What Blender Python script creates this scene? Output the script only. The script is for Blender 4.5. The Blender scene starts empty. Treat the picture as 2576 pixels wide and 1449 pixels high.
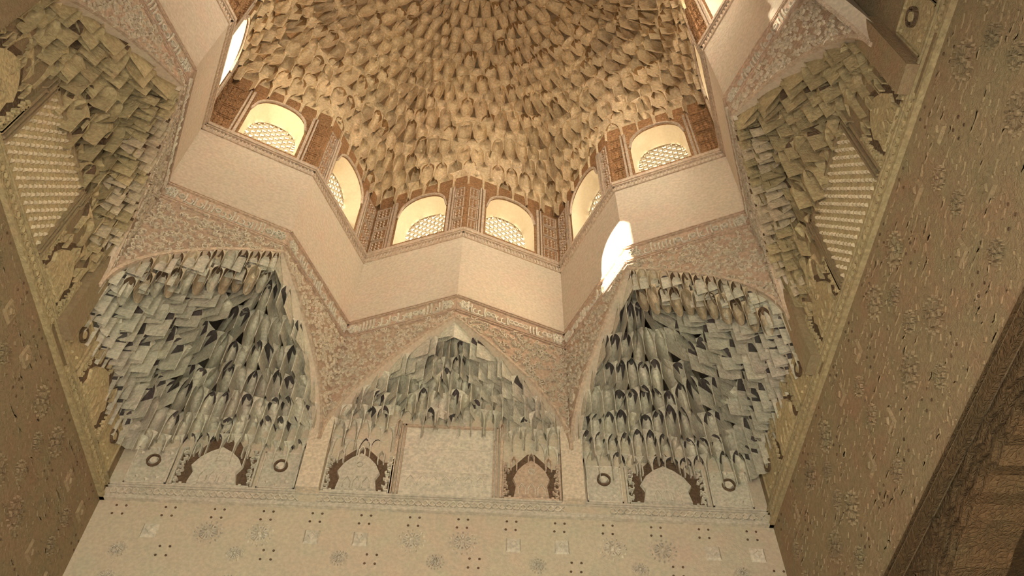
import bpy, math, random
from math import sin, cos, pi, sqrt, atan2, tan
from mathutils import Vector, Matrix, Euler
random.seed(11)
sc = bpy.context.scene

# ------------------------------------------------------------------ frame
S = 3.1                      # half the width of the square hall, in metres
FL = -3.518                  # floor height in hall units (cornice of the drum is 0)
t8 = tan(pi/8)
KT, RV = 0.9658, 0.8121      # star tips / star inner corners


def W(x, y, z):
    return Vector((x*S, y*S, (z-FL)*S))


# ------------------------------------------------------------------ camera
cam = bpy.data.objects.new('camera', bpy.data.cameras.new('camera'))
sc.collection.objects.link(cam)
cam.location = W(0.1184, -1.1127, -3.0018)
Rm = Matrix.Rotation(-0.0531, 3, 'Z') @ Matrix.Rotation(-0.0090, 3, 'Y') @ Matrix.Rotation(2.5101, 3, 'X')
cam.rotation_euler = Rm.to_euler()
cam.data.sensor_fit = 'HORIZONTAL'
cam.data.sensor_width = 36.0
cam.data.lens = 36.0*2240.9/2576.0
cam.data.clip_start = 0.05
sc.camera = cam

# ------------------------------------------------------------------ light
sc.view_settings.view_transform = 'Standard'
sc.view_settings.look = 'None'
sc.view_settings.gamma = 1
sc.view_settings.use_curve_mapping = False
sc.view_settings.exposure = 0.22
world = bpy.data.worlds.new('sky')
sc.world = world
world.use_nodes = True
bg = world.node_tree.nodes['Background']
bg.inputs[0].default_value = (1.0, 0.93, 0.80, 1)
bg.inputs[1].default_value = 1.5

WIN_POWER = 30.0
WIN_COL = (1.0, 0.90, 0.72)
BACK_POWER = 230.0     # unseen back windows; lamps made stronger to brighten the interior
DOOR_POWER = 170.0
DOOR_COL = (1.0, 0.96, 0.88)
SUN_STRENGTH = 140.0
SUN_HIT = W(0.559, 0.602, -0.36)
SUN_WIN = W(-0.880, 0.180, 0.205)

sun = bpy.data.objects.new('sun', bpy.data.lights.new('sun', 'SUN'))
sc.collection.objects.link(sun)
sun.data.energy = SUN_STRENGTH
sun.data.color = (1.0, 0.93, 0.74)
sun.data.angle = 0.02
sun.rotation_euler = (SUN_HIT-SUN_WIN).to_track_quat('-Z', 'Y').to_euler()

door_light = bpy.data.objects.new('doorway_daylight', bpy.data.lights.new('doorway_daylight', 'AREA'))
sc.collection.objects.link(door_light)
door_light.data.shape = 'RECTANGLE'
door_light.data.size = 1.3*S
door_light.data.size_y = 0.5*S
door_light.data.energy = DOOR_POWER
door_light.data.color = DOOR_COL
door_light.location = W(0, -1.22, -3.1)
door_light.rotation_euler = (W(0, .75, -.6)-W(0, -1.22, -3.1)).to_track_quat('-Z', 'Y').to_euler()

# ------------------------------------------------------------------ helpers
ABS = {}


def link(o, parent=None, loc=Vector((0, 0, 0))):
    sc.collection.objects.link(o)
    ABS[o.name] = loc.copy()
    if parent is not None:
        o.parent = parent
        o.location = loc-ABS[parent.name]
    else:
        o.location = loc
    return o


def root(name, loc, label=None, cat=None, group=None, kind=None):
    o = bpy.data.objects.new(name, None)
    link(o, None, loc)
    if label: o['label'] = label
    if cat: o['category'] = cat
    if group: o['group'] = group
    if kind: o['kind'] = kind
    return o


class MB:
    def __init__(s):
        s.v = []; s.f = []; s.h = set(); s.m2 = None

    def add(s, vs, fs):
        n = len(s.v)
        s.v += [Vector(v) for v in vs]
        s.f += [tuple(i+n for i in f) for f in fs]

    def hexa(s, p):          # 8 corners: 4 of one side, then 4 of the other
        s.add(p, [(0, 1, 2, 3), (7, 6, 5, 4), (0, 4, 5, 1), (1, 5, 6, 2), (2, 6, 7, 3), (3, 7, 4, 0)])

    def build(s, name, m, parent=None, kind=None, label=None, smooth=None):
        if not s.v: return None
        c = sum(s.v, Vector())/len(s.v)
        me = bpy.data.meshes.new(name)
        me.from_pydata([v-c for v in s.v], [], s.f)
        me.materials.append(m)
        if s.h and s.m2:
            me.materials.append(s.m2)
            for i in s.h: me.polygons[i].material_index = 1
        if smooth:
            me.shade_smooth()
            me.set_sharp_from_angle(angle=smooth)
        o = bpy.data.objects.new(name, me)
        link(o, parent, c)
        if kind: o['kind'] = kind
        if label: o['label'] = label
        return o


def share(src, parent, loc):
    c = src.copy()
    sc.collection.objects.link(c)
    c.parent = parent
    ABS[c.name] = loc.copy()
    c.location = loc-ABS[parent.name]
    return c


class Frame:
    """vertical plane: u runs 0..1 from A to B, z up, d metres-ish towards the room"""
    def __init__(s, A, B):
        s.A = Vector(A); s.B = Vector(B); e = s.B-s.A; s.L = e.length; s.e = e/s.L
        n = Vector((-s.e.y, s.e.x))
        mid = (s.A+s.B)/2
        if n.dot(mid) > 0: n = -n
        s.n = n

    def p(s, u, z, d=0.0):
        q = s.A+s.e*(u*s.L)+s.n*d
        return W(q.x, q.y, z)

    def box(s, mb, u0, u1, z0, z1, d0, d1):
        mb.hexa([s.p(u0, z0, d0), s.p(u1, z0, d0), s.p(u1, z1, d0), s.p(u0, z1, d0),
                 s.p(u0, z0, d1), s.p(u1, z0, d1), s.p(u1, z1, d1), s.p(u0, z1, d1)])

    def poly(s, mb, pts, d0, d1, inset=1.0):
        """extruded polygon, pts in (u length units, z)"""
        n = len(pts)
        cx = sum(a for a, b in pts)/n; cz = sum(b for a, b in pts)/n
        back = [s.p(a/s.L, b, d0) for a, b in pts]
        fr = [s.p((cx+(a-cx)*inset)/s.L, cz+(b-cz)*inset, d1) for a, b in pts]
        fs = [tuple(range(n, 2*n))]+[(i, (i+1) % n, n+(i+1) % n, n+i) for i in range(n)]
        mb.add(back+fr, fs)

    def stroke(s, mb, pts, w, d0, d1):
        """raised ribbon along pts (length units)"""
        m = len(pts)
        L = []; R = []
        for i in range(m):
            a = pts[max(0, i-1)]; b = pts[min(m-1, i+1)]
            dx, dz = b[0]-a[0], b[1]-a[1]
            l = sqrt(dx*dx+dz*dz) or 1
            ww = w[i] if isinstance(w, (list, tuple)) else w
            nx, nz = -dz/l*ww/2, dx/l*ww/2
            L.append((pts[i][0]+nx, pts[i][1]+nz)); R.append((pts[i][0]-nx, pts[i][1]-nz))
        vs = []
        for (a, b) in zip(L, R):
            vs += [s.p(a[0]/s.L, a[1], d0), s.p(a[0]/s.L, a[1], d1), s.p(b[0]/s.L, b[1], d1), s.p(b[0]/s.L, b[1], d0)]
        fs = []
        for i in range(m-1):
            o = 4*i
            for k in range(3):
                fs.append((o+k, o+k+1, o+k+5, o+k+4))
        fs.append((0, 1, 2, 3)); fs.append((4*m-1, 4*m-2, 4*m-3, 4*m-4))
        mb.add(vs, fs)

    def ring(s, mb, cu, cz, r, w, d0, d1, n=20, rz=None):
        rz = rz or r
        pts = [(cu+r*cos(2*pi*i/n), cz+rz*sin(2*pi*i/n)) for i in range(n+1)]
        s.stroke(mb, pts, w, d0, d1)


# ------------------------------------------------------------------ materials
def mat(name, c1, c2, c3, bump=0.35, bscale=26.0, carve=0.5, rough=0.9, big=0.35, grime=0.25, carved_scale=None, dist=0.03):
    m = bpy.data.materials.new(name)
    m.use_nodes = True
    nt = m.node_tree; N = nt.nodes; Lk = nt.links
    b = N['Principled BSDF']
    b.inputs['Roughness'].default_value = rough
    b.inputs['Specular IOR Level'].default_value = 0.15
    geo = N.new('ShaderNodeNewGeometry')
    n1 = N.new('ShaderNodeTexNoise'); n1.inputs['Scale'].default_value = big*3; n1.inputs['Detail'].default_value = 5
    n2 = N.new('ShaderNodeTexNoise'); n2.inputs['Scale'].default_value = big*14; n2.inputs['Detail'].default_value = 6; n2.inputs['Roughness'].default_value = 0.65
    n3 = N.new('ShaderNodeTexNoise'); n3.inputs['Scale'].default_value = 32; n3.inputs['Detail'].default_value = 4
    for n in (n1, n2, n3): Lk.new(geo.outputs['Position'], n.inputs['Vector'])
    r1 = N.new('ShaderNodeMapRange'); r1.inputs[1].default_value = 0.32; r1.inputs[2].default_value = 0.68
    r2 = N.new('ShaderNodeMapRange'); r2.inputs[1].default_value = 0.38; r2.inputs[2].default_value = 0.75
    Lk.new(n1.outputs[0], r1.inputs[0]); Lk.new(n2.outputs[0], r2.inputs[0])
    m1 = N.new('ShaderNodeMix'); m1.data_type = 'RGBA'
    m1.inputs[6].default_value = (*c1, 1); m1.inputs[7].default_value = (*c2, 1)
    Lk.new(r1.outputs[0], m1.inputs[0])
    m2 = N.new('ShaderNodeMix'); m2.data_type = 'RGBA'
    m2.inputs[7].default_value = (*[c1[i]*.45+c3[i]*.55 for i in range(3)], 1)
    Lk.new(m1.outputs[2], m2.inputs[6]); Lk.new(r2.outputs[0], m2.inputs[0])
    # per piece tone and worn speckle
    oi = N.new('ShaderNodeObjectInfo')
    ro = N.new('ShaderNodeMapRange'); ro.inputs[3].default_value = 0.86; ro.inputs[4].default_value = 1.1
    Lk.new(oi.outputs['Random'], ro.inputs[0])
    rs = N.new('ShaderNodeMapRange'); rs.inputs[1].default_value = 0.35; rs.inputs[2].default_value = 0.7
    rs.inputs[3].default_value = 1.0-grime; rs.inputs[4].default_value = 1.0+grime*0.4
    Lk.new(n3.outputs[0], rs.inputs[0])
    mul = N.new('ShaderNodeMath'); mul.operation = 'MULTIPLY'
    Lk.new(ro.outputs[0], mul.inputs[0]); Lk.new(rs.outputs[0], mul.inputs[1])
    vm = N.new('ShaderNodeVectorMath'); vm.operation = 'SCALE'
    Lk.new(m2.outputs[2], vm.inputs[0]); Lk.new(mul.outputs[0], vm.inputs['Scale'])
    Lk.new(vm.outputs[0], b.inputs['Base Color'])
    # relief: scrollwork-like carving from a distorted voronoi
    if bump > 0:
        dn = N.new('ShaderNodeTexNoise'); dn.inputs['Scale'].default_value = bscale*0.35; dn.inputs['Detail'].default_value = 2
        Lk.new(geo.outputs['Position'], dn.inputs['Vector'])
        ad = N.new('ShaderNodeVectorMath'); ad.operation = 'MULTIPLY_ADD'
        ad.inputs[1].default_value = (0.12, 0.12, 0.12)
        Lk.new(dn.outputs[1], ad.inputs[0]); Lk.new(geo.outputs['Position'], ad.inputs[2])
        vo = N.new('ShaderNodeTexVoronoi'); vo.feature = 'DISTANCE_TO_EDGE'; vo.inputs['Scale'].default_value = bscale
        Lk.new(ad.outputs[0], vo.inputs['Vector'])
        vr = N.new('ShaderNodeMapRange'); vr.inputs[1].default_value = 0.0; vr.inputs[2].default_value = 0.16
        vr.interpolation_type = 'SMOOTHSTEP'
        Lk.new(vo.outputs[0], vr.inputs[0])
        ma = N.new('ShaderNodeMath'); ma.operation = 'MULTIPLY_ADD'; ma.inputs[1].default_value = carve
        Lk.new(vr.outputs[0], ma.inputs[0])
        n4 = N.new('ShaderNodeTexNoise'); n4.inputs['Scale'].default_value = bscale*1.1; n4.inputs['Detail'].default_value = 5
        Lk.new(geo.outputs['Position'], n4.inputs['Vector'])
        Lk.new(n4.outputs[0], ma.inputs[2])
        bp = N.new('ShaderNodeBump'); bp.inputs['Strength'].default_value = bump; bp.inputs['Distance'].default_value = dist
        Lk.new(ma.outputs[0], bp.inputs['Height'])
        Lk.new(bp.outputs[0], b.inputs['Normal'])
    return m


M = {}
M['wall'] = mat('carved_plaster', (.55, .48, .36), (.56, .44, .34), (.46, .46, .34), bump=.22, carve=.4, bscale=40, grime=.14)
M['side'] = mat('aged_plaster', (.31, .235, .145), (.32, .205, .125), (.25, .23, .13), bump=.3, carve=.5, bscale=34, grime=.16)  # darker copy of the wall plaster; side-wall shade put into the colour
M['plain'] = mat('plain_plaster', (.60, .50, .39), (.59, .45, .35), (.52, .48, .36), bump=.18, carve=.15, bscale=14, grime=.15)
M['red'] = mat('red_painted_stucco', (.42, .23, .11), (.48, .26, .13), (.34, .19, .09), bump=.7, carve=.8, bscale=30, grime=.3)
M['dome'] = mat('ochre_muqarnas_plaster', (.70, .54, .33), (.72, .54, .35), (.62, .47, .28), bump=.25, carve=.2, bscale=24)
M['dome_dark'] = mat('umber_muqarnas_plaster', (.34, .20, .09), (.30, .17, .07), (.26, .17, .08), bump=.3, carve=.2)  # dome niche heads: crescent shade put into the colour
M['rose'] = mat('rose_painted_ground', (.52, .38, .28), (.54, .36, .26), (.48, .40, .29), bump=.4, carve=.5, bscale=34)
M['relief'] = mat('worn_relief_plaster', (.62, .52, .40), (.60, .48, .36), (.56, .51, .38), bump=.2, carve=.3, bscale=34)
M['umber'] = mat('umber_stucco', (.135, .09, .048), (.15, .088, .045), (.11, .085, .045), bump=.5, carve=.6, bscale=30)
M['cell'] = mat('grey_green_muqarnas_plaster', (.60, .57, .45), (.62, .52, .43), (.50, .52, .41), bump=.28, carve=.25, bscale=24, big=.6)
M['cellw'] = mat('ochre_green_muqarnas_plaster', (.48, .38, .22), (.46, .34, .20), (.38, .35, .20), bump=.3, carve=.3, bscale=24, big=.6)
M['celltan'] = mat('tan_muqarnas_plaster', (.58, .48, .34), (.58, .45, .32), (.50, .45, .31), bump=.3, carve=.3)
M['cell_dark'] = mat('blue_black_painted_plaster', (.085, .075, .07), (.12, .085, .085), (.075, .08, .06), bump=.3)  # niche heads: traces of pigment, plus shade put into the colour
M['dark'] = mat('dark_painted_ground', (.15, .10, .06), (.19, .11, .07), (.11, .09, .06), bump=.5)  # panel grounds and niche heads carry recess shade; rings and boards simply dark
M['reveal'] = mat('smooth_reveal_plaster', (.80, .66, .44), (.78, .62, .40), (.82, .70, .50), bump=.06, carve=.05, bscale=8, grime=.06)
M['white'] = mat('pale_stucco', (.62, .57, .46), (.64, .54, .44), (.56, .54, .42), bump=.2, carve=.3, bscale=30)
M['pink'] = mat('pink_painted_stucco', (.58, .44, .33), (.56, .41, .30), (.55, .47, .35), bump=.35, carve=.5, bscale=34)
M['lattice'] = mat('lattice_plaster', (.50, .42, .30), (.50, .42, .30), (.46, .40, .30), bump=0)
M['floor'] = mat('marble_floor', (.60, .57, .50), (.58, .55, .48), (.62, .60, .54), bump=.05)

# ------------------------------------------------------------------ star plan


def Tp(k):   # tip k at 22.5+45k deg
    a = pi/8+k*pi/4
    R = KT/cos(pi/8)
    return Vector((R*cos(a), R*sin(a)))


def Vp(k):   # inner corner k at 45k deg
    a = k*pi/4
    return Vector((RV*cos(a), RV*sin(a)))


FACES = []   # (frame from tip to inner corner, seen)
for k in range(8):
    for v in (k, k+1):
        f = Frame(Tp(k), Vp(v))
        mid = (f.A+f.B)/2
        FACES.append((f, mid.y > -0.55, k, v % 8))

ZT, ZB = -1.02, -0.56


def arch_z(s):
    return ZT+(ZB-ZT)*max(0.0, s)**0.5


# ------------------------------------------------------------------ shell
drum = root('wall_drum', W(0, 0, -1.0), 'eight pointed star shaped drum wall of pale pink plaster under the dome', None, None, 'structure')
floor = MB(); floor.hexa([W(-2.4, -3, FL), W(2.4, -3, FL), W(2.4, 2, FL), W(-2.4, 2, FL), W(-2.4, -3, FL-.1), W(2.4, -3, FL-.1), W(2.4, 2, FL-.1), W(-2.4, 2, FL-.1)])
o = floor.build('floor', M['floor']); o['kind'] = 'structure'; o['label'] = 'pale marble floor of the hall'

# roof deck: square with a star shaped hole, between drum and walls
deck = MB()
ring_in = []
for k in range(8):
    ring_in.append(Vp(k)); ring_in.append(Tp(k))
n16 = 16
vs = []
for zz in (-.09, -.03):
    for q in ring_in: vs.append(W(q.x*1.03, q.y*1.03, zz))
    for q in ring_in:
        m_ = max(abs(q.x), abs(q.y)); vs.append(W(q.x/m_*1.25, q.y/m_*1.25, zz))
    for cx, cy in ((1.25, 1.25), (-1.25, 1.25), (-1.25, -1.25), (1.25, -1.25)): vs.append(W(cx, cy, zz))
fs = []
for h in (0, 36):
    for i in range(16):
        j = (i+1) % 16
        fs.append((h+i, h+j, h+16+j, h+16+i))
deck.add(vs, fs)
deck.hexa([W(-1.24, .42, -.03), W(-1.16, .42, -.03), W(-1.16, 1.05, -.03), W(-1.24, 1.05, -.03), W(-1.24, .42, .75), W(-1.16, .42, .75), W(-1.16, 1.05, .75), W(-1.24, 1.05, .75)])   # unseen block added to keep sun off one lattice window
o = deck.build('ceiling', M['plain']); o['kind'] = 'structure'; o['label'] = 'flat roof deck around the star shaped drum'

# drum faces with arched windows
WU0, WU1 = 0.27, 0.79        # along the face from the tip
WZ0, WZS, WZ1 = 0.045, 0.235, 0.365
DTOP = 0.46
THK = 0.075


def win_top(x):              # x 0..1 across the opening
    c = abs(2*x-1)
    return WZS+(WZ1-WZS)*sqrt(max(0, 1-c**2.3))


wn = 0
for (f, seen, k, v) in FACES:
    mb = MB()
    ext = THK/f.L*1.02
    n = 16
    # block strips: left, right, below, above (front plane d=0, back plane d=-THK)
    f.box(mb, -ext, WU0, 0, DTOP, 0, -THK)
    f.box(mb, WU1, 1.0, 0, DTOP, 0, -THK)
    f.box(mb, WU0, WU1, 0, WZ0, 0, -THK)
    for i in range(n):
        x0, x1 = i/n, (i+1)/n
        a0 = WU0+(WU1-WU0)*x0; a1 = WU0+(WU1-WU0)*x1
        z0, z1 = win_top(x0), win_top(x1)
        mb.add([f.p(a0, z0, 0), f.p(a1, z1, 0), f.p(a1, DTOP, 0), f.p(a0, DTOP, 0),
                f.p(a0, z0, -THK), f.p(a1, z1, -THK), f.p(a1, DTOP, -THK), f.p(a0, DTOP, -THK)],
               [(0, 1, 2, 3), (4, 5, 6, 7)])
    mb.build('drum_panel', M['red'], drum)
    # the window: reveal lining, sill, lattice
    wn += 1
    c = f.p((WU0+WU1)/2, WZ0, -THK)
    wroot = root('window_%d' % wn, c, None, None, None, 'structure')
    rv = MB()
    pts = [(0, WZ0)]+[(i/20, win_top(i/20)) for i in range(21)]+[(1, WZ0)]
    ring_pts = []
    for (x, z) in pts: ring_pts.append((WU0+(WU1-WU0)*x, z))
    cu = (WU0+WU1)/2
    loops = []
    for dd, shr in ((0.0, .995), (-.02, .985), (-THK, .90)):
        loops.append([f.p(cu+(a-cu)*shr, WZ0+(z-WZ0)*(shr), dd) for a, z in ring_pts])
    m_ = len(ring_pts)
    vs = [q for l in loops for q in l]
    fs = []
    for li in range(2):
        for i in range(m_):
            j = (i+1) % m_
            fs.append((li*m_+i, li*m_+j, (li+1)*m_+j, (li+1)*m_+i))
    rv.add(vs, fs)
    rv.build('window_reveal', M['reveal'], wroot, smooth=0.6)
    # outer ring closing the gap between lining and wall
    cl = MB()
    out = [f.p(cu+(a-cu)*1.03, WZ0-.004+(z-WZ0)*1.03, -THK-.002) for a, z in ring_pts]
    inn = [f.p(cu+(a-cu)*.90, WZ0+(z-WZ0)*.90, -THK-.001) for a, z in ring_pts]
    cl.add(out+inn, [(i, (i+1) % m_, m_+(i+1) % m_, m_+i) for i in range(m_)])
    cl.build('window_frame', M['reveal'], wroot)
    shut = (k == 4) or (k, v) == (5, 5)
    opened = (k == 3 and v == 4)
    wd = (WU1-WU0)*f.L*.90
    u_off = cu*f.L-wd/2
    if shut:
        sh = MB()  # unseen boards added to keep stray sun off the walls
        for i in range(8):
            a0 = u_off+wd*i/8+.001; a1 = u_off+wd*(i+1)/8-.001
            f.box(sh, a0/f.L, a1/f.L, WZ0, WZ0+.33, -THK, -THK-.012)
        sh.build('window_shutter', M['dark'], wroot)
    elif opened:
        sh = MB()      # leaf added at the inner jamb to trim the sunbeam
        f.box(sh, .625, WU1, WZ0, DTOP-.02, -THK-.002, -THK-.014)
        sh.build('window_shutter', M['reveal'], wroot)
    else:
        la = MB()
        nx = 11; nz = 17
        sx = wd/nx
        top = lambda x: WZ0+(win_top(min(1, max(0, x)))-WZ0)*.90
        for i in range(1, nx):
            x = i/nx
            zt = top(x)
            f.box(la, (u_off+wd*x-.0020)/f.L, (u_off+wd*x+.0020)/f.L, WZ0, zt, -THK-.001, -THK-.006)
        for j in range(1, nz):
            z = WZ0+j*sx
            xs = [i/60 for i in range(61) if top(i/60) > z]
            if not xs: break
            f.box(la, (u_off+wd*xs[0])/f.L, (u_off+wd*xs[-1])/f.L, z-.0020, z+.0020, -THK-.001, -THK-.006)
            for i in range(0, nx+1):
                x = i/nx
                if top(x) > z+.003:
                    r_ = .0062 if (i+j) % 2 else .0040
                    cx_ = u_off+wd*x
                    f.poly(la, [(cx_+r_*cos(pi/4*q), z+r_*sin(pi/4*q)) for q in range(8)], -THK-.008, -THK+.002)
                    if (i+j) % 2 and i < nx and top((i+1)/nx) > z+sx:
                        f.stroke(la, [(cx_, z), (cx_+sx, z+sx)], .0028, -THK-.006, -THK-.001)
                        f.stroke(la, [(cx_+sx, z), (cx_, z+sx)], .0028, -THK-.006, -THK-.001)
        la.build('window_lattice', M['lattice'], wroot, kind='stuff')
    side = 'left' if c.x < 0 else 'right'
    wl_ = {(3, 4): 'open arched window at upper left, seen almost edge on as a bright sliver',
           (3, 3): 'arched lattice window at the left, above the left corner vault',
           (2, 3): 'bright arched window seen obliquely, left of the central pair',
           (2, 2): 'arched lattice window, left one of the central pair over the far wall',
           (1, 2): 'arched lattice window, right one of the central pair over the far wall',
           (1, 1): 'arched window seen obliquely, just above the bright patch of sun',
           (0, 1): 'arched lattice window at the right, above the right corner vault'}
    if (k, v) in wl_: wroot['label'] = wl_[(k, v)]
    else:
        wroot['label'] = 'arched window of the drum beyond the top of the picture'
        wroot['group'] = 'windows of the drum out of view'
    # daylight outside the opening
    if not shut:
        ld = bpy.data.lights.new('window_daylight', 'AREA')
        ld.shape = 'RECTANGLE'; ld.size = wd*S; ld.size_y = .29*S
        ld.energy = WIN_POWER if (f.A+f.B).y > -.5 else BACK_POWER; ld.color = WIN_COL
        lo = bpy.data.objects.new('window_daylight', ld); sc.collection.objects.link(lo)
        lo.location = f.p(cu, WZ0+.15, -THK-.05)
        d_ = Vector((f.n.x, f.n.y, 0.0))
        lo.rotation_euler = d_.to_track_quat('-Z', 'Z').to_euler()
    if not seen: continue
    # mouldings beside the window and over it
    fr = MB()
    for (a, w_) in ((WU0-.035, .012), (WU0-.07, .008), (WU1+.035, .012), (WU1+.07, .008)):
        f.box(fr, a-w_, a+w_, .012, .375, 0.001, .008)
    archp = [((WU0+(WU1-WU0)*(i/16))*f.L, win_top(i/16)+.012) for i in range(17)]
    f.stroke(fr, archp, .008, .001, .009)
    fr.build('window_moulding', M['pink'], drum)
    # carved panels left and right of the window
    cp = MB()
    for (a, b) in ((.03, WU0-.10), (WU1+.09, .97)):
        w_ = (b-a)*f.L
        for zb in (.03, .115, .20, .285):
            f.stroke(cp, [(a*f.L, zb), (b*f.L, zb), (b*f.L, zb+.07), (a*f.L, zb+.07), (a*f.L, zb)], .004, 0, .005)
            for q in range(int(w_/.016)+1):
                for r_ in range(3):
                    x = a*f.L+.008+q*.016; z = zb+.014+r_*.02
                    if x > b*f.L-.006: continue
                    f.poly(cp, [(x-.005, z), (x, z-.009), (x+.005, z), (x, z+.009)], 0, .006, .4)
    cp.build('carved_panel', M['pink' if k in (1, 2) else 'red'], drum, kind='stuff')

# star walls below the cornice
for (f, seen, k, v) in FACES:
    mb = MB()
    n = 24
    th = .035
    ss = [(i/n)**1.6 for i in range(n+1)]
    for i in range(n):
        s0, s1 = ss[i], ss[i+1]
        z0, z1 = arch_z(s0), arch_z(s1)
        mb.add([f.p(s0, z0, 0), f.p(s1, z1, 0), f.p(s1, 0, 0), f.p(s0, 0, 0),
                f.p(s0, z0, -th), f.p(s1, z1, -th), f.p(s1, 0, -th), f.p(s0, 0, -th)],
               [(0, 1, 2, 3), (4, 5, 6, 7), (0, 1, 5, 4)])
    sp = mb.build('star_panel', M['plain'], drum)
    # cornice moulding with a row of small teeth
    cm = MB()
    f.box(cm, -.01, 1.01, -.006, .012, 0, .014)
    f.box(cm, -.01, 1.01, -.012, -.006, 0, .009)
    co = cm.build('cornice_moulding', M['pink'], drum)
    if not seen: continue
    tm = MB()
    nt_ = 30
    for i in range(nt_):
        a = (i+.25)/nt_
        f.box(tm, a, a+.014, -.036, -.013, 0, .005)
    f.box(tm, 0, 1, -.042, -.038, 0, .005)
    tm.build('key_fret', M['pink'], co, kind='stuff')
    # inscription ribbon
    z0, z1 = -.5245, -.4325
    ib = MB()
    for z in (z0, z0+.010, z1, z1-.009):
        f.box(ib, 0, 1, z-.0022, z+.0022, 0, .008)
    f.box(ib, 0, 1, z0, z1, 0, .0015)
    ins = ib.build('inscription_band', M['rose'], sp)
    sg = MB()
    for i in range(n):
        s0, s1 = ss[i], ss[i+1]
        a0, a1 = min(arch_z(s0), z0-.004), min(arch_z(s1), z0-.004)
        sg.add([f.p(s0, a0, .0015), f.p(s1, a1, .0015), f.p(s1, z0-.003, .0015), f.p(s0, z0-.003, .0015)], [(0, 1, 2, 3)])
    sg.build('spandrel_ground', M['rose'], sp)
    gl = MB()
    x = .02
    L = f.L
    rr = random.Random(k*2+v)
    while x < L-.03:
        kind = rr.random()
        zb, zt = z0+.018, z1-.016
        if kind < .5:
            hgt = rr.uniform(.6, 1)*(zt-zb)
            f.stroke(gl, [(x, zb), (x+.002, zb+hgt*.5), (x, zb+hgt)], [.0055, .005, .007], 0, .008)
            x += .013
        elif kind < .78:
            f.stroke(gl, [(x-.006, zb+.004), (x+.002, zb), (x+.012, zb+.004), (x+.014, zb+.02), (x+.006, zb+.028)], .005, 0, .008)
            x += .019
        else:
            f.ring(gl, x+.006, zb+(zt-zb)*.45, .009, .004, 0, .008, 10)
            x += .019
    # scroll rosettes at both ends
    for cx_ in (.03, L-.03):
        for q in range(6):
            a = q*pi/3
            f.ring(gl, cx_+.014*cos(a), (z0+z1)/2+.014*sin(a), .006, .0035, 0, .009, 8)
    gl.build('carved_lettering', M['white'], ins, kind='stuff')
    # arabesque relief on the spandrel, between ribbon and arch
    ar = MB()
    for q in range(700):
        s = rr.random(); z = rr.uniform(ZT, z0-.01)
        if z < arch_z(s)+.012: continue
        x = s*L; a = rr.uniform(0, 2*pi); r_ = rr.uniform(.006, .012)
        pts = [(x+r_*(.3+.25*j)*cos(a+j*.9), z+r_*(.3+.25*j)*sin(a+j*.9)) for j in range(5)]
        pts = [p_ for p_ in pts if 0.004 < p_[0] < L-.004]
        if len(pts) > 2: f.stroke(ar, pts, [.002+.0012*(3-abs(2-j)) for j in range(len(pts))], 0, .009)
    ar.build('arabesque_relief', M['relief'], sp, kind='stuff')
    # lip of the spandrel arch
    lp = MB()
    f.stroke(lp, [(s*L, arch_z(s)+.006) for s in ss], .010, -.004, .006)
    lp.build('spandrel_lip', M['pink'], sp)

# ------------------------------------------------------------------ square walls
WF = {'front': Frame((-1, 1), (1, 1)), 'right': Frame((1, 1), (1, -1)), 'left': Frame((-1, -1), (-1, 1))}
ZF0, ZF1 = -1.250, -1.212
ZA = -1.845   # head of the alcove arches in the side walls


def mir(u): return u


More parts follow.
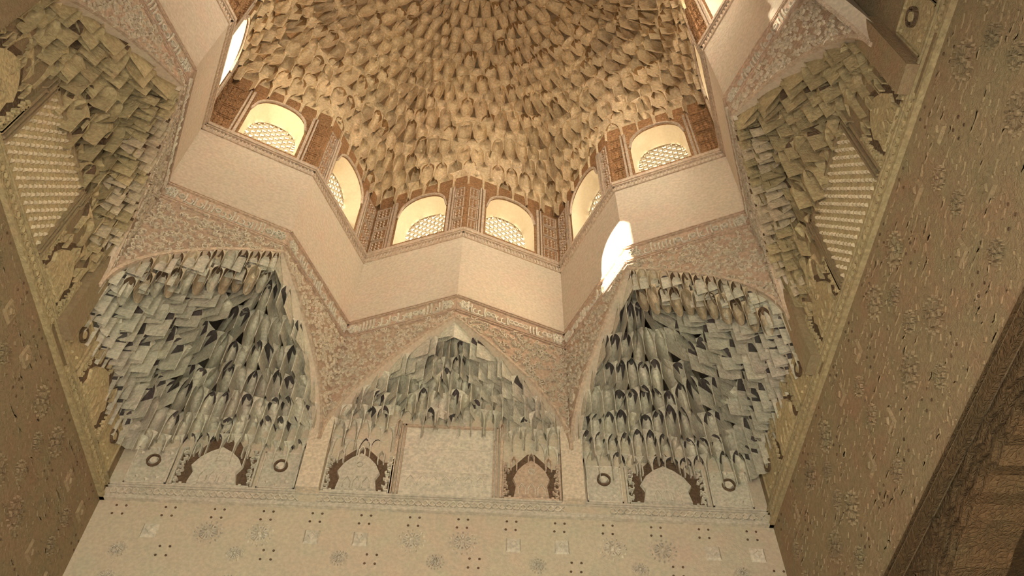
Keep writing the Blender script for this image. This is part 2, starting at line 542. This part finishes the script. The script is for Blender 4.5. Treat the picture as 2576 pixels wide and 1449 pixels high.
for side, f in WF.items():
    wl = root('wall_'+side, f.p(.5, FL, 0), {'front': 'tall carved plaster wall facing the camera below the stalactite vaults',
              'left': 'shaded carved plaster wall on the left with rows of script panels',
              'right': 'shaded brown plaster wall on the right above an arched alcove'}[side], None, None, 'structure')
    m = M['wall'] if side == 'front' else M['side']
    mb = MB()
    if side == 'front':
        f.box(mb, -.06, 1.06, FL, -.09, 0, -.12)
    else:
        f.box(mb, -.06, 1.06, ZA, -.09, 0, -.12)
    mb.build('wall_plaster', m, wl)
    if side != 'front':
        # recessed spandrel over the alcove arch
        sp = MB(); n = 40
        c_, hw, zt, zs = (.5, .36, -1.93, -2.45)
        f.box(sp, -.06, c_-hw, FL, ZA+.01, -.012, -.12)
        f.box(sp, c_+hw, 1.06, FL, ZA+.01, -.012, -.12)
        az = lambda q: zs+(zt-zs)*sqrt(max(0, 1-abs(q)**2.2))+.012*abs(sin(q*pi*9))
        for i in range(n):
            q0, q1 = -1+2*i/n, -1+2*(i+1)/n
            a0, a1 = c_+hw*q0, c_+hw*q1
            sp.add([f.p(a0, az(q0), -.012), f.p(a1, az(q1), -.012), f.p(a1, ZA+.01, -.012), f.p(a0, ZA+.01, -.012),
                    f.p(a0, az(q0), -.12), f.p(a1, az(q1), -.12), f.p(a1, ZA+.01, -.12), f.p(a0, ZA+.01, -.12)],
                   [(0, 1, 2, 3), (4, 5, 6, 7), (0, 1, 5, 4)])
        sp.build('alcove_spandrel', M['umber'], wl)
        mo = MB()
        f.box(mo, 0, 1, ZA-.012, ZA+.012, 0, .012)
        f.box(mo, 0, 1, ZA+.03, ZA+.036, 0, .005)
        for e_ in (0, .02, .045):
            f.stroke(mo, [((c_+hw*(-1+2*i/80))*f.L, az(-1+2*i/80)+.012+e_) for i in range(81)], .008, -.012, -.002)
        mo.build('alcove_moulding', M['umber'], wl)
        sc_ = MB(); rr = random.Random(5)
        for q in range(1500):
            a = rr.uniform(.03, .97); z = rr.uniform(-2.3, ZA-.02)
            qq = (a-c_)/hw
            if abs(qq) < 1 and z < az(qq)+.07: continue
            x = a*f.L; an = rr.uniform(0, 6.28); r_ = rr.uniform(.010, .02)
            f.stroke(sc_, [(x+r_*(.3+.25*j)*cos(an+j*.9), z+r_*(.3+.25*j)*sin(an+j*.9)) for j in range(5)], [.003, .005, .006, .005, .003], -.012, -.004)
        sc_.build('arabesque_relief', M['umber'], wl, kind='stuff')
        # alcove behind
        al = MB()
        f.box(al, -.3, 1.3, FL, ZA+.2, -.8, -.85)
        f.box(al, -.3, -.25, FL, ZA+.2, -.12, -.8)
        f.box(al, 1.25, 1.3, FL, ZA+.2, -.12, -.8)
        f.box(al, -.3, 1.3, ZA+.15, ZA+.2, -.12, -.85)
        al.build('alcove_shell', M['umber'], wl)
    # frieze
    fz = MB()
    for z, h_, d_ in ((ZF1+.006, .003, .010), (ZF1-.001, .002, .007), (ZF0, .003, .010), (ZF0-.010, .005, .014)):
        f.box(fz, 0, 1, z-h_, z+h_, 0, d_)
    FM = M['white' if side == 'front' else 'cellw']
    fo = fz.build('frieze_moulding', FM, wl)
    zc = (ZF0+ZF1)/2+.001
    ch = MB()
    i = 0; x = .03
    while x < 1.97:
        # interlace knots, broken by plain gaps as the band is
        gap = (abs(x-.60) < .03) or (abs(x-1.44) < .07)
        if not gap:
            f.ring(ch, x, zc, .010, .0028, 0, .007, 8, .0105)
            f.stroke(ch, [(x, zc-.011), (x+.010, zc), (x+.021, zc+.011)], .0028, 0, .006)
            f.stroke(ch, [(x, zc+.011), (x+.010, zc), (x+.021, zc-.011)], .0028, 0, .006)
        x += .021
    ch.build('interlace_band', FM, fo, kind='stuff')
    # wall field below the frieze: rosettes, squares, dots
    P = lambda u: (u+1)/2
    fl = f
    ros = MB()
    def rosette(mb, x, z, r):
        fl.poly(mb, [(x+r*.2*cos(pi/4*q), z+r*.2*sin(pi/4*q)) for q in range(8)], 0, .008, .6)
        for q in range(8):
            a = q*pi/4
            fl.stroke(mb, [(x+r*.28*cos(a), z+r*.28*sin(a)), (x+r*.58*cos(a+.25), z+r*.58*sin(a+.25)), (x+r*.62*cos(a-.2), z+r*.62*sin(a-.2)), (x+r*.3*cos(a-.1), z+r*.3*sin(a-.1))], .0032, 0, .007)
        for q in range(16):
            a = q*pi/8
            x1, z1 = x+r*.88*cos(a), z+r*.88*sin(a)
            fl.poly(mb, [(x1+r*.12*cos(a), z1+r*.12*sin(a)), (x1-r*.07*sin(a), z1+r*.07*cos(a)), (x1-r*.12*cos(a), z1-r*.12*sin(a)), (x1+r*.07*sin(a), z1-r*.07*cos(a))], 0, .007, .6)
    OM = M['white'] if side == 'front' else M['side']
    us = []
    for b_ in (-.58, 0, .58):
        us += [b_-.073, b_+.073]
    src = None
    for u in us:
        for z, r in ((-1.367, .042), (-1.60, .042)):
            if src is None:
                rosette(ros, u+1, z, r); src = ros.build('rosette', OM, wl); base = (u, z)
                off = ABS[src.name]-fl.p(P(u), z, 0)
            else:
                share(src, wl, fl.p(P(u), z, 0)+off)
    sm = MB(); first = None
    for u in (-.885, -.56, -.27, 0.0, .29, .58, .87):
        for z in (-1.436, -1.53, -1.70):
            if first is None:
                rosette(sm, u+1, z, .026); first = sm.build('small_rosette', OM, wl); off2 = ABS[first.name]-fl.p(P(u), z, 0)
            else:
                share(first, wl, fl.p(P(u), z, 0)+off2)
    sq = None
    for u in (-.82, -.36, -.22, .22, .36, .80, .93):
        for z in (-1.367, -1.60):
            if sq is None:
                s_ = MB(); fl.poly(s_, [(u+1-.022, z-.024), (u+1+.022, z-.024), (u+1+.022, z+.024), (u+1-.022, z+.024)], 0, .006, .8)
                fl.poly(s_, [(u+1-.012, z), (u+1, z-.014), (u+1+.012, z), (u+1, z+.014)], .006, .010, .7)
                sq = s_.build('raised_tile', OM, wl); off3 = ABS[sq.name]-fl.p(P(u), z, 0)
            else:
                share(sq, wl, fl.p(P(u), z, 0)+off3)
    dt = MB()
    for i in range(14):
        for zz in (-1.298, -1.69):
            u = -.93+i*.143
            for (a, b) in ((-.014, .016), (.014, .016), (-.017, -.014), (.012, -.014)):
                fl.poly(dt, [(u+1+a+.0042*cos(q*pi/3), zz+b+.0042*sin(q*pi/3)) for q in range(6)], -.002, .0015, .9)
    for i in range(7):
        u = -.76+i*.29
        for (a, b) in ((-.014, .016), (.014, .016), (-.017, -.014), (.012, -.014)):
            fl.poly(dt, [(u+1+a+.0042*cos(q*pi/3), -1.435+b+.0042*sin(q*pi/3)) for q in range(6)], -.002, .0015, .9)
    dt.build('drilled_dots', M['dark'], wl, kind='stuff')  # raised dark pins; colour stands in for shade inside drilled holes
    if side != 'front':
        # dense script panels on the side walls
        tx = MB(); rr = random.Random(9)
        for q in range(1500):
            x = rr.uniform(.05, 1.95); z = ZF0-.04-rr.randint(0, 22)*.024
            if z < ZA+.04: continue
            w_ = rr.uniform(.008, .03)
            f.stroke(tx, [(x, z), (x+w_*.5, z+rr.uniform(-.006, .006)), (x+w_, z+rr.uniform(-.004, .008))], [.002, .004, .003], 0, .0025)
        tx.build('script_relief', M['side'], wl, kind='stuff')
    # vertical flat piers under the star tips, down to the frieze
    pr = MB()
    for u in (-.4005, .4005):
        pts = [(u+1-.034, ZF1), (u+1+.034, ZF1), (u+1+.034, ZT+.10), (u+1, ZT+.16), (u+1-.034, ZT+.10)]
        f.poly(pr, pts, 0, .034)
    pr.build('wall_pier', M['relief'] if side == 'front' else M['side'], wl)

    # ---- arcade of blind panels standing on the frieze
    def rect_frame(mb, u0, u1, z0, z1, w, d):
        x0, x1 = u0+1, u1+1
        f.box(mb, x0/2, (x0+w)/2, z0, z1, 0, d); f.box(mb, (x1-w)/2, x1/2, z0, z1, 0, d)
        f.box(mb, x0/2, x1/2, z1-w, z1, 0, d); f.box(mb, x0/2, x1/2, z0, z0+w, 0, d)
    zb, zt = ZF1+.012, -1.055

    def roundel_panel(u0, u1):
        g = MB(); f.box(g, (u0+1)/2, (u1+1)/2, zb, zt, 0, .004)
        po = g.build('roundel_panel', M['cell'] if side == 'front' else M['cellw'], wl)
        r = MB(); rect_frame(r, u0, u1, zb, zt, .004, .009)
        uc = (u0+u1)/2+1
        for (a, b) in ((-.03, -.052), (0, -.062), (.03, -.052), (-.045, .045), (.045, .045), (0, .06)):
            f.poly(r, [(uc+a-.007, zb+.08+b), (uc+a, zb+.08+b-.007), (uc+a+.007, zb+.08+b), (uc+a, zb+.08+b+.007)], .004, .010, .5)
        r.build('panel_border', FM, po)
        q = MB(); f.ring(q, uc, zb+.09, .019, .005, .004, .012, 22, .021)
        q.build('roundel_ring', M['dark'], po)
        q = MB(); f.poly(q, [(uc+.013*cos(a*pi/8), zb+.09+.015*sin(a*pi/8)) for a in range(16)], .004, .012, .8)
        q.build('roundel_boss', FM, po)

    def arch_panel(u0, u1, apex, tone):
        g = MB(); x0, x1 = u0+1, u1+1; uc = (x0+x1)/2; hw = (x1-x0)/2
        f.box(g, x0/2, x1/2, zb, zt-.02, 0, .003)
        f.poly(g, [(uc-hw*.7, zt-.02), (uc+hw*.7, zt-.02), (uc+.012, apex), (uc-.012, apex)], 0, .003)
        po = g.build('arch_panel', M['dark'], wl)
        # pale arched field
        fld = [(uc-hw*.62, zb+.008), (uc+hw*.62, zb+.008), (uc+hw*.55, zb+.05), (uc+hw*.66, zb+.075), (uc+hw*.5, zb+.11), (uc+hw*.28, zb+.135), (uc, zb+.155),
               (uc-hw*.28, zb+.135), (uc-hw*.5, zb+.11), (uc-hw*.66, zb+.075), (uc-hw*.55, zb+.05)]
        q = MB(); f.poly(q, fld, .003, .012, .97)
        fo_ = q.build('arched_field', M[tone], po)
        q = MB()
        f.ring(q, uc, zb+.105, .009, .003, .012, .016, 12)
        for (a, b) in ((-.03, .035), (0, .035), (.03, .035)):
            f.stroke(q, [(uc+a-.011, zb+.012), (uc+a-.011, zb+b), (uc+a, zb+b+.02), (uc+a+.011, zb+b), (uc+a+.011, zb+.012)], .003, .012, .016)
        q.build('field_relief', FM, po)
        # curled leaves at the sides, raised over a plate coloured dark like deep-cut shade
        rr = random.Random(int((u0+2)*100))
        for sgn in (-1, 1):
            lf = MB()
            for j in range(9):
                cz_ = zb+.012+j*.016
                cx_ = uc+sgn*hw*(.90-.0*j)+rr.uniform(-.006, .006)
                a = rr.uniform(0, 6.28)
                f.stroke(lf, [(cx_+.010*cos(a+q_*.8)*(1-.12*q_), cz_+.008*sin(a+q_*.8)*(1-.12*q_)) for q_ in range(6)], .0042, .003, .013)
            f.box(lf, (uc+sgn*hw-.003)/2, (uc+sgn*hw+.003)/2, zb, zt, 0, .012)
            lf.build('curled_leaves', M[tone], po)
        # tall slit niches over the shoulders and at the apex
        for (a, z) in ((-hw*.62, zt-.03), (hw*.62, zt-.03), (0, apex-.055)):
            q = MB()
            f.stroke(q, [(uc+a-.009, z), (uc+a-.009, z+.035), (uc+a, z+.05), (uc+a+.009, z+.035), (uc+a+.009, z)], .004, .003, .016)
            q.build('slit_niche', M[tone], po)
        q = MB()
        f.poly(q, [(uc-hw*.95, zb-.004), (uc+hw*.95, zb-.004), (uc+hw*.95, zb+.004), (uc-hw*.95, zb+.004)], .003, .009)
        for j in range(5):
            xx = uc-hw*.75+j*hw*.37
            f.poly(q, [(xx-.004, zb-.003), (xx+.004, zb-.003), (xx+.004, zb+.007), (xx-.004, zb+.007)], .009, .012)
        q.build('panel_foot', M[tone], po)

    roundel_panel(-.955, -.83); arch_panel(-.815, -.575, -.965, 'cell' if side == 'front' else 'cellw'); roundel_panel(-.56, -.445)
    roundel_panel(.445, .555); arch_panel(.57, .815, -.985, 'cell' if side == 'front' else 'cellw'); roundel_panel(.83, .955)
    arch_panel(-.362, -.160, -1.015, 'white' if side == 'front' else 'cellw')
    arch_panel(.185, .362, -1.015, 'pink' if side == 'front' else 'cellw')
    # the tall blind window in the middle
    x0, x1, zt2 = 1-.145, 1+.165, -.915
    g = MB(); f.box(g, x0/2, x1/2, zb, zt2, 0, .006)
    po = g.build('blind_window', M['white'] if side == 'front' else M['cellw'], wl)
    r = MB()
    for xx in (x0, x0+.010, x1-.010, x1):
        f.box(r, (xx-.0028)/2, (xx+.0028)/2, zb, zt2+.004, .006, .014)
    f.box(r, x0/2, x1/2, zt2-.004, zt2+.004, .006, .014)
    r.build('window_surround', M['pink'] if side == 'front' else M['side'], po)
    r = MB()
    if side == 'front':
        for z in (zb+.085, zb+.09, zb+.19):
            f.box(r, (x0+.025)/2, (x1-.025)/2, z-.0015, z+.0015, .006, .010)
        for j in range(7):
            cx_ = x0+.045+j*.036
            f.stroke(r, [(cx_-.014, zb+.04), (cx_-.012, zb+.06), (cx_, zb+.076), (cx_+.012, zb+.06), (cx_+.014, zb+.04)], .003, .006, .010)
            f.poly(r, [(cx_-.004, zb+.105), (cx_+.004, zb+.105), (cx_+.004, zb+.12), (cx_-.004, zb+.12)], .006, .009, .8)
            f.poly(r, [(cx_-.006, zb+.20), (cx_+.006, zb+.20), (cx_+.005, zb+.214), (cx_-.005, zb+.214)], .006, .009, .8)
        r.build('panel_relief', M['white'], po)
    else:
        for i in range(13):
            for j in range(14):
                x = x0+.02+i*.0225+(.011 if j % 2 else 0); z = zb+.012+j*.0195
                if x < x1-.016: f.poly(r, [(x-.006, z+.002), (x, z-.010), (x+.006, z+.002), (x, z+.009)], .006, .014, .5)
        r.build('leaf_diaper', M['celltan'], po, kind='stuff')
    for xx in (x0-.012, x1+.014):
        q = MB()
        f.stroke(q, [(xx-.006, zt2-.05), (xx-.006, zt2+.012), (xx, zt2+.024), (xx+.006, zt2+.012), (xx+.006, zt2-.05)], .003, 0, .016)
        f.box(q, (xx-.004)/2, (xx+.004)/2, zb, zt2-.05, 0, .012)
        q.build('slender_colonnette', M['pink'] if side == 'front' else M['side'], po)

# back wall with the doorway the camera looks in through
bw = root('wall_back', W(0, -1, FL), 'wall behind the camera with the wide entrance opening', None, None, 'structure')
fb = Frame((1, -1), (-1, -1))
mb = MB()
fb.box(mb, -.06, 1.06, -1.9, -.09, 0, -.07)
fb.box(mb, -.06, .18, FL, -1.9, 0, -.07)
fb.box(mb, .82, 1.06, FL, -1.9, 0, -.07)
mb.build('wall_plaster', M['side'], bw)

# ------------------------------------------------------------------ stalactite vaults


def poly_at(pts, t):
    """pts: list of 2D vectors, t 0..1 by arc length -> point, unit tangent"""
    Ls = [(pts[i+1]-pts[i]).length for i in range(len(pts)-1)]
    tot = sum(Ls) or 1e-9
    d = min(max(t, 0), 1)*tot
    for i, l in enumerate(Ls):
        if d <= l or i == len(Ls)-1:
            e = (pts[i+1]-pts[i])
            if e.length < 1e-9: return pts[i].copy(), Vector((1, 0))
            return pts[i]+e*(min(d, l)/max(l, 1e-9)), e.normalized()
        d -= l


def smooth_tangent(fn, t):
    a = fn(t-.012); b = fn(t+.012)
    e = b-a
    return e.normalized() if e.length > 1e-9 else Vector((1, 0))


def cell_mesh(C0, C1, t0, t1, z0, z1, rec, drop, centre, v0=.30, deep=0.0, nrow=6, sof=3.0, w0=None, w1=None, shade_paint=None):
    """one niche: a pointed hollow between the lower line C0 and the upper, overhanging line C1"""
    mb = MB()
    tc = (t0+t1)/2; hw = (t1-t0)/2
    tan_ = smooth_tangent(C0, tc)
    nb = Vector((-tan_.y, tan_.x))
    if nb.dot(C0(tc)-centre) < 0: nb = -nb
    phis = [-pi/2+pi*i/6 for i in range(7)]
    rows = []
    for r in range(nrow+1):
        vv = 1-(1-r/nrow)**1.35
        b = 1.0 if vv < v0 else max(0.04, 1-((vv-v0)/(1-v0))**2.4)**.75
        b *= .94
        bow = cos(pi/2*min(1, vv)**sof)
        row = []
        us = [-1]+[b*sin(p_) for p_ in phis]+[1]
        ys = [1]+[1-cos(p_)*bow for p_ in phis]+[1]
        for u, y in zip(us, ys):
            t = tc+u*hw
            p0 = C0(t); p1 = C1(t)
            q = p0+(p1-p0)*y+nb*((rec+deep)*(1-y))
            z = z0+(z1-z0)*vv-drop*(abs(u)**3)*(1-vv)**2
            if w0: z += w0(t)*(1-vv)+w1(t)*vv
            row.append(W(q.x, q.y, z))
        rows.append(row)
    n = len(rows[0])
    vs = [q for row in rows for q in row]
    fs = []
    for r in range(nrow):
        for c in range(n-1):
            if shade_paint and ((r == nrow-1 and 0 < c < n-2) or (r >= nrow-3 and c in (1, n-3))): mb.h.add(len(fs))  # dark crescent of the head, shade coloured in
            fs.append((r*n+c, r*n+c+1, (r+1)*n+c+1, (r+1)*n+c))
    mb.m2 = shade_paint
    mb.add(vs, fs)
    return mb


def squinch(k0, name_label, group, corner, mats, z_start, seed, wcell=.043):
    """fills the notch between tips k0 and k0+1 (around inner corner k0+1)"""
    T1, T2, V = Tp(k0), Tp(k0+1), Vp(k0+1)
    def foot(T, s):   # foot of the tip on the square wall
        m = max(abs(T.x), abs(T.y)); q = T.copy()
        if abs(abs(q.x)-m) < 1e-6: q.x = math.copysign(1, q.x)
        else: q.y = math.copysign(1, q.y)
        return q
    F1, F2 = foot(T1, 1), foot(T2, 1)
    if corner: Cc = Vector((math.copysign(1, V.x), math.copysign(1, V.y)))
    else: Cc = (F1+F2)/2
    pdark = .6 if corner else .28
    rr = random.Random(seed)
    hull = (Cc+V)/2
    rt = root('stalactite_vault', W(hull.x, hull.y, z_start), name_label, 'vault', group)
    K = 8
    zs = [z_start+(ZB+.012-z_start)*(i/K)**1.0 for i in range(K+1)]
    def contour(i):
        z = zs[i]; g = i/K
        s = max(0.0, min(1.0, (z-ZT)/(ZB-ZT)))**2
        g0 = min(1, g*4)
        A = F1.lerp(T1, g0)+(V-T1)*s; B = F2.lerp(T2, g0)+(V-T2)*s
        # tuck behind the star wall
        back = (Cc-V).normalized()*.012*g0
        A = A+back; B = B+back
        m = g**1.45
        Mm = Cc.lerp(V, m)+back
        chord = (A+B)/2
        if corner:
            # rounded L
            q1 = A.lerp(Mm, .78); q2 = B.lerp(Mm, .78)
            pts = [A, A.lerp(Mm, .5), q1, (q1+q2)/2*.5+Mm*.5, q2, B.lerp(Mm, .5), B]
        else:
            q1 = A.lerp(Mm, .6)+(Cc-V).normalized()*.05*g*(1-g)*2; q2 = B.lerp(Mm, .6)+(Cc-V).normalized()*.05*g*(1-g)*2
            pts = [A, q1, Mm, q2, B]
        amp = .016*sin(pi*min(1, g*1.2))
        per = 5 if corner else 4
        ph = (i % 2)*.5
        def fn(t):
            p, tn = poly_at(pts, t)
            nb = Vector((-tn.y, tn.x))
            if nb.dot(p-V*0.2) < 0: nb = -nb
            w = sin(pi*min(max(t, 0), 1))
            return p+nb*amp*w*sin(2*pi*(per*t+ph))
        length = sum((pts[j+1]-pts[j]).length for j in range(len(pts)-1))
        return fn, length
    cons = [contour(i) for i in range(K+1)]
    def wav(i):
        if i >= K: return lambda t: 0.0
        a = .5+i*2.1+seed
        return lambda t: .016*sin(2*pi*2.5*t+a)*sin(pi*min(max(t, 0), 1))+.008*sin(2*pi*6*t+a*2)
    e_w = (F2-F1).normalized()
    cnt = 0
    for i in range(K):
        C0, L0 = cons[i]; C1, L1 = cons[i+1]
        n = max(2, round((L0+L1)/2/wcell))
        off = .5 if i % 2 else 0.0
        for c in range(n+(1 if off else 0)):
            t0 = max(0, (c-off)/n); t1 = min(1, (c+1-off)/n)
            if t1-t0 < .2/n: continue
            pc = C0((t0+t1)/2)
            # leave room for the blind panels on the wall
            zc_ = (zs[i]+zs[i+1])/2
            if not corner:
                al = abs((pc-Cc).dot(e_w))
                if zs[i] < -.93 and al < .185: continue
            jz = rr.uniform(-.006, .006)
            rnd = rr.random()
            deep = .075 if rnd < .3 else (.035 if rnd < .65 else .008)
            deep = min(deep, .018+.10*i/K)
            mt = mats[0] if rnd < 2 else mats[1]
            mb = cell_mesh(C0, C1, t0, t1, zs[i]-.004+jz, zs[i+1]+.010, .012, .026+.020*rr.random(), V*0.2, v0=rr.choice((.2, .35, .5)), deep=deep, w0=wav(i), w1=wav(i+1), shade_paint=M[mats[1]] if rr.random() < pdark else None)
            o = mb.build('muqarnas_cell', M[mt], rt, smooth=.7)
            cnt += 1
    return rt, cnt


squinch(2, 'grey green stalactite corner vault at the left end of the far wall', 'stalactite vaults', True, ('cell', 'cell_dark'), -1.075, 1)
squinch(1, 'pale stalactite vault over the blank panel in the middle of the far wall', 'stalactite vaults', False, ('cell', 'cell_dark'), -1.045, 2, .040)
squinch(0, 'grey and purple stalactite corner vault at the right end of the far wall', 'stalactite vaults', True, ('cell', 'cell_dark'), -1.075, 3)
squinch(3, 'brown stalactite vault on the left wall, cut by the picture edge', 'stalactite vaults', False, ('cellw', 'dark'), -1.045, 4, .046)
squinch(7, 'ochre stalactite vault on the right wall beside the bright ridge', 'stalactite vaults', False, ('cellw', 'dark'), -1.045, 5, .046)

# fringe of hanging niches under the lip of the nearer star faces
for (f, seen, k, v) in FACES:
    if (k, v) not in ((3, 3), (0, 1), (0, 0), (3, 4)): continue
    V = Vp(v)
    host = {(3, 3): 'stalactite_vault', (0, 1): 'stalactite_vault.002', (3, 4): 'stalactite_vault.003', (0, 0): 'stalactite_vault.004'}[(k, v)]
    ho = bpy.data.objects[host]
    rr = random.Random(k*9+v)
    mk = {(3, 3): 'cell', (0, 1): 'celltan'}.get((k, v), 'cellw')
    for row, (dz0, dz1, b0, b1) in enumerate(((-.115, -.050, -.060, -.028), (-.060, .004, -.032, .002))):
        n = 11
        for c in range(n):
            t0 = .10+.88*(c+(.5 if row else 0))/n; t1 = min(.985, t0+.88/n)
            if t1-t0 < .02: continue
            zc = arch_z((t0+t1)/2)
            def CC(off):
                return lambda t: f.A+f.e*(t*f.L)+f.n*off
            zig = .012*(c % 2)
            mb = cell_mesh(CC(b0), CC(b1+zig*.3), t0, t1, zc+dz0-zig, zc+dz1, .012, .018, Vector((0, 0)), v0=.5, deep=.02, sof=4, shade_paint=M['dark'] if rr.random() < .6 else None)
            mb.build('muqarnas_cell', M[mk if rr.random() < .5 else 'celltan'], ho, smooth=.7)

# ------------------------------------------------------------------ dome
dome = root('stalactite_dome', W(0, 0, .38), 'ochre stalactite dome with a star plan above the windows', 'dome')
J = 19
ZD0, ZD1 = .400, 1.42


def dome_contour(j):
    g = j/J
    rho = cos(g*pi/2*.97)**.80
    if j == 0: rho = 1.0
    bl = min(1, g*2.6)
    z = ZD0+(ZD1-ZD0)*(sin(g*pi/2)**.92)
    amp = .020*min(1, g*4)*rho
    lob = 16 if g < .72 else 8
    ph = (j % 2)*.5
    ringp = []
    for k in range(8):
        ringp.append(Vp(k)); ringp.append(Tp(k))
    # start a little inside the drum face
    def fn(t):
        t = t % 1.0
        x = t*16; i = int(x) % 16; fr = x-int(x)
        p = ringp[i].lerp(ringp[(i+1) % 16], fr)
        a = 2*pi*t
        ang = atan2(p.y, p.x)
        circ = Vector((cos(ang), sin(ang)))*.80
        q = p.lerp(circ, bl)*rho
        n = Vector((cos(ang), sin(ang)))
        return q+n*amp*sin(2*pi*(lob*t+ph+.25))
    return fn, z, rho


camp = cam.location
rest = MB()
cells = []
for j in range(J):
    C0, z0, r0 = dome_contour(j); C1, z1, r1 = dome_contour(j+1)
    per = 6.4*(r0+r1)/2
    n = max(8, int(round(per/.070/16)*16)) if r0 > .2 else max(6, round(per/.09))
    off = .5 if j % 2 else 0.0
    for c in range(n):
        t0 = (c+off)/n; t1 = (c+1+off)/n
        rnd = random.random()
        deep = .07 if rnd < .08 else (.025 if rnd < .4 else 0)
        mb = cell_mesh(C0, C1, t0, t1, z0-.010, z1+.008, .012, .018+.012*random.random(), Vector((0, 0)), v0=random.choice((.2, .4, .55)), deep=deep, sof=2.0, shade_paint=M['dome_dark'] if random.random() < .24 else None)
        ctr = sum(mb.v, Vector())/len(mb.v)
        loc = Rm.transposed() @ (ctr-camp)
        x = 1288+2240.9*loc.x/-loc.z; y = 724.5-2240.9*loc.y/-loc.z
        inside = -30 < x < 2606 and -30 < y < 1479
        # facing the camera side: cells on the near half turn their back
        q = ctr-Vector((0, 0, ctr.z)); face = (q.normalized()).dot(Vector((0, 1, 0)))
        vis = inside and loc.z < 0
        size = 1/(-loc.z)**2
        cells.append((vis, size, mb, 'dome'))
vis = sorted([c for c in cells if c[0]], key=lambda c: -c[1])
big = vis[:300]
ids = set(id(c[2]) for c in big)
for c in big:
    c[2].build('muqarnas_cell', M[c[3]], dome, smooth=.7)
for c in cells:
    if id(c[2]) not in ids:
        nf = len(rest.f)
        rest.add(c[2].v, c[2].f)
        rest.h |= {nf+i for i in c[2].h}
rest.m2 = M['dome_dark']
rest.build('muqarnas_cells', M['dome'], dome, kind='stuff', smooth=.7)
# outer cap of the dome
cap = MB(); nn = 24; mm = 10
vs = []; fs = []
for j in range(mm+1):
    a = j/mm*pi/2
    for i in range(nn):
        vs.append(W(1.16*cos(a)*cos(2*pi*i/nn), 1.16*cos(a)*sin(2*pi*i/nn), .45+1.15*sin(a)))
for j in range(mm):
    for i in range(nn):
        fs.append((j*nn+i, j*nn+(i+1) % nn, (j+1)*nn+(i+1) % nn, (j+1)*nn+i))
cap.add(vs, fs)
cap.build('dome_shell', M['dome'], dome)
print('dome cells', len(cells), 'visible', len(vis))
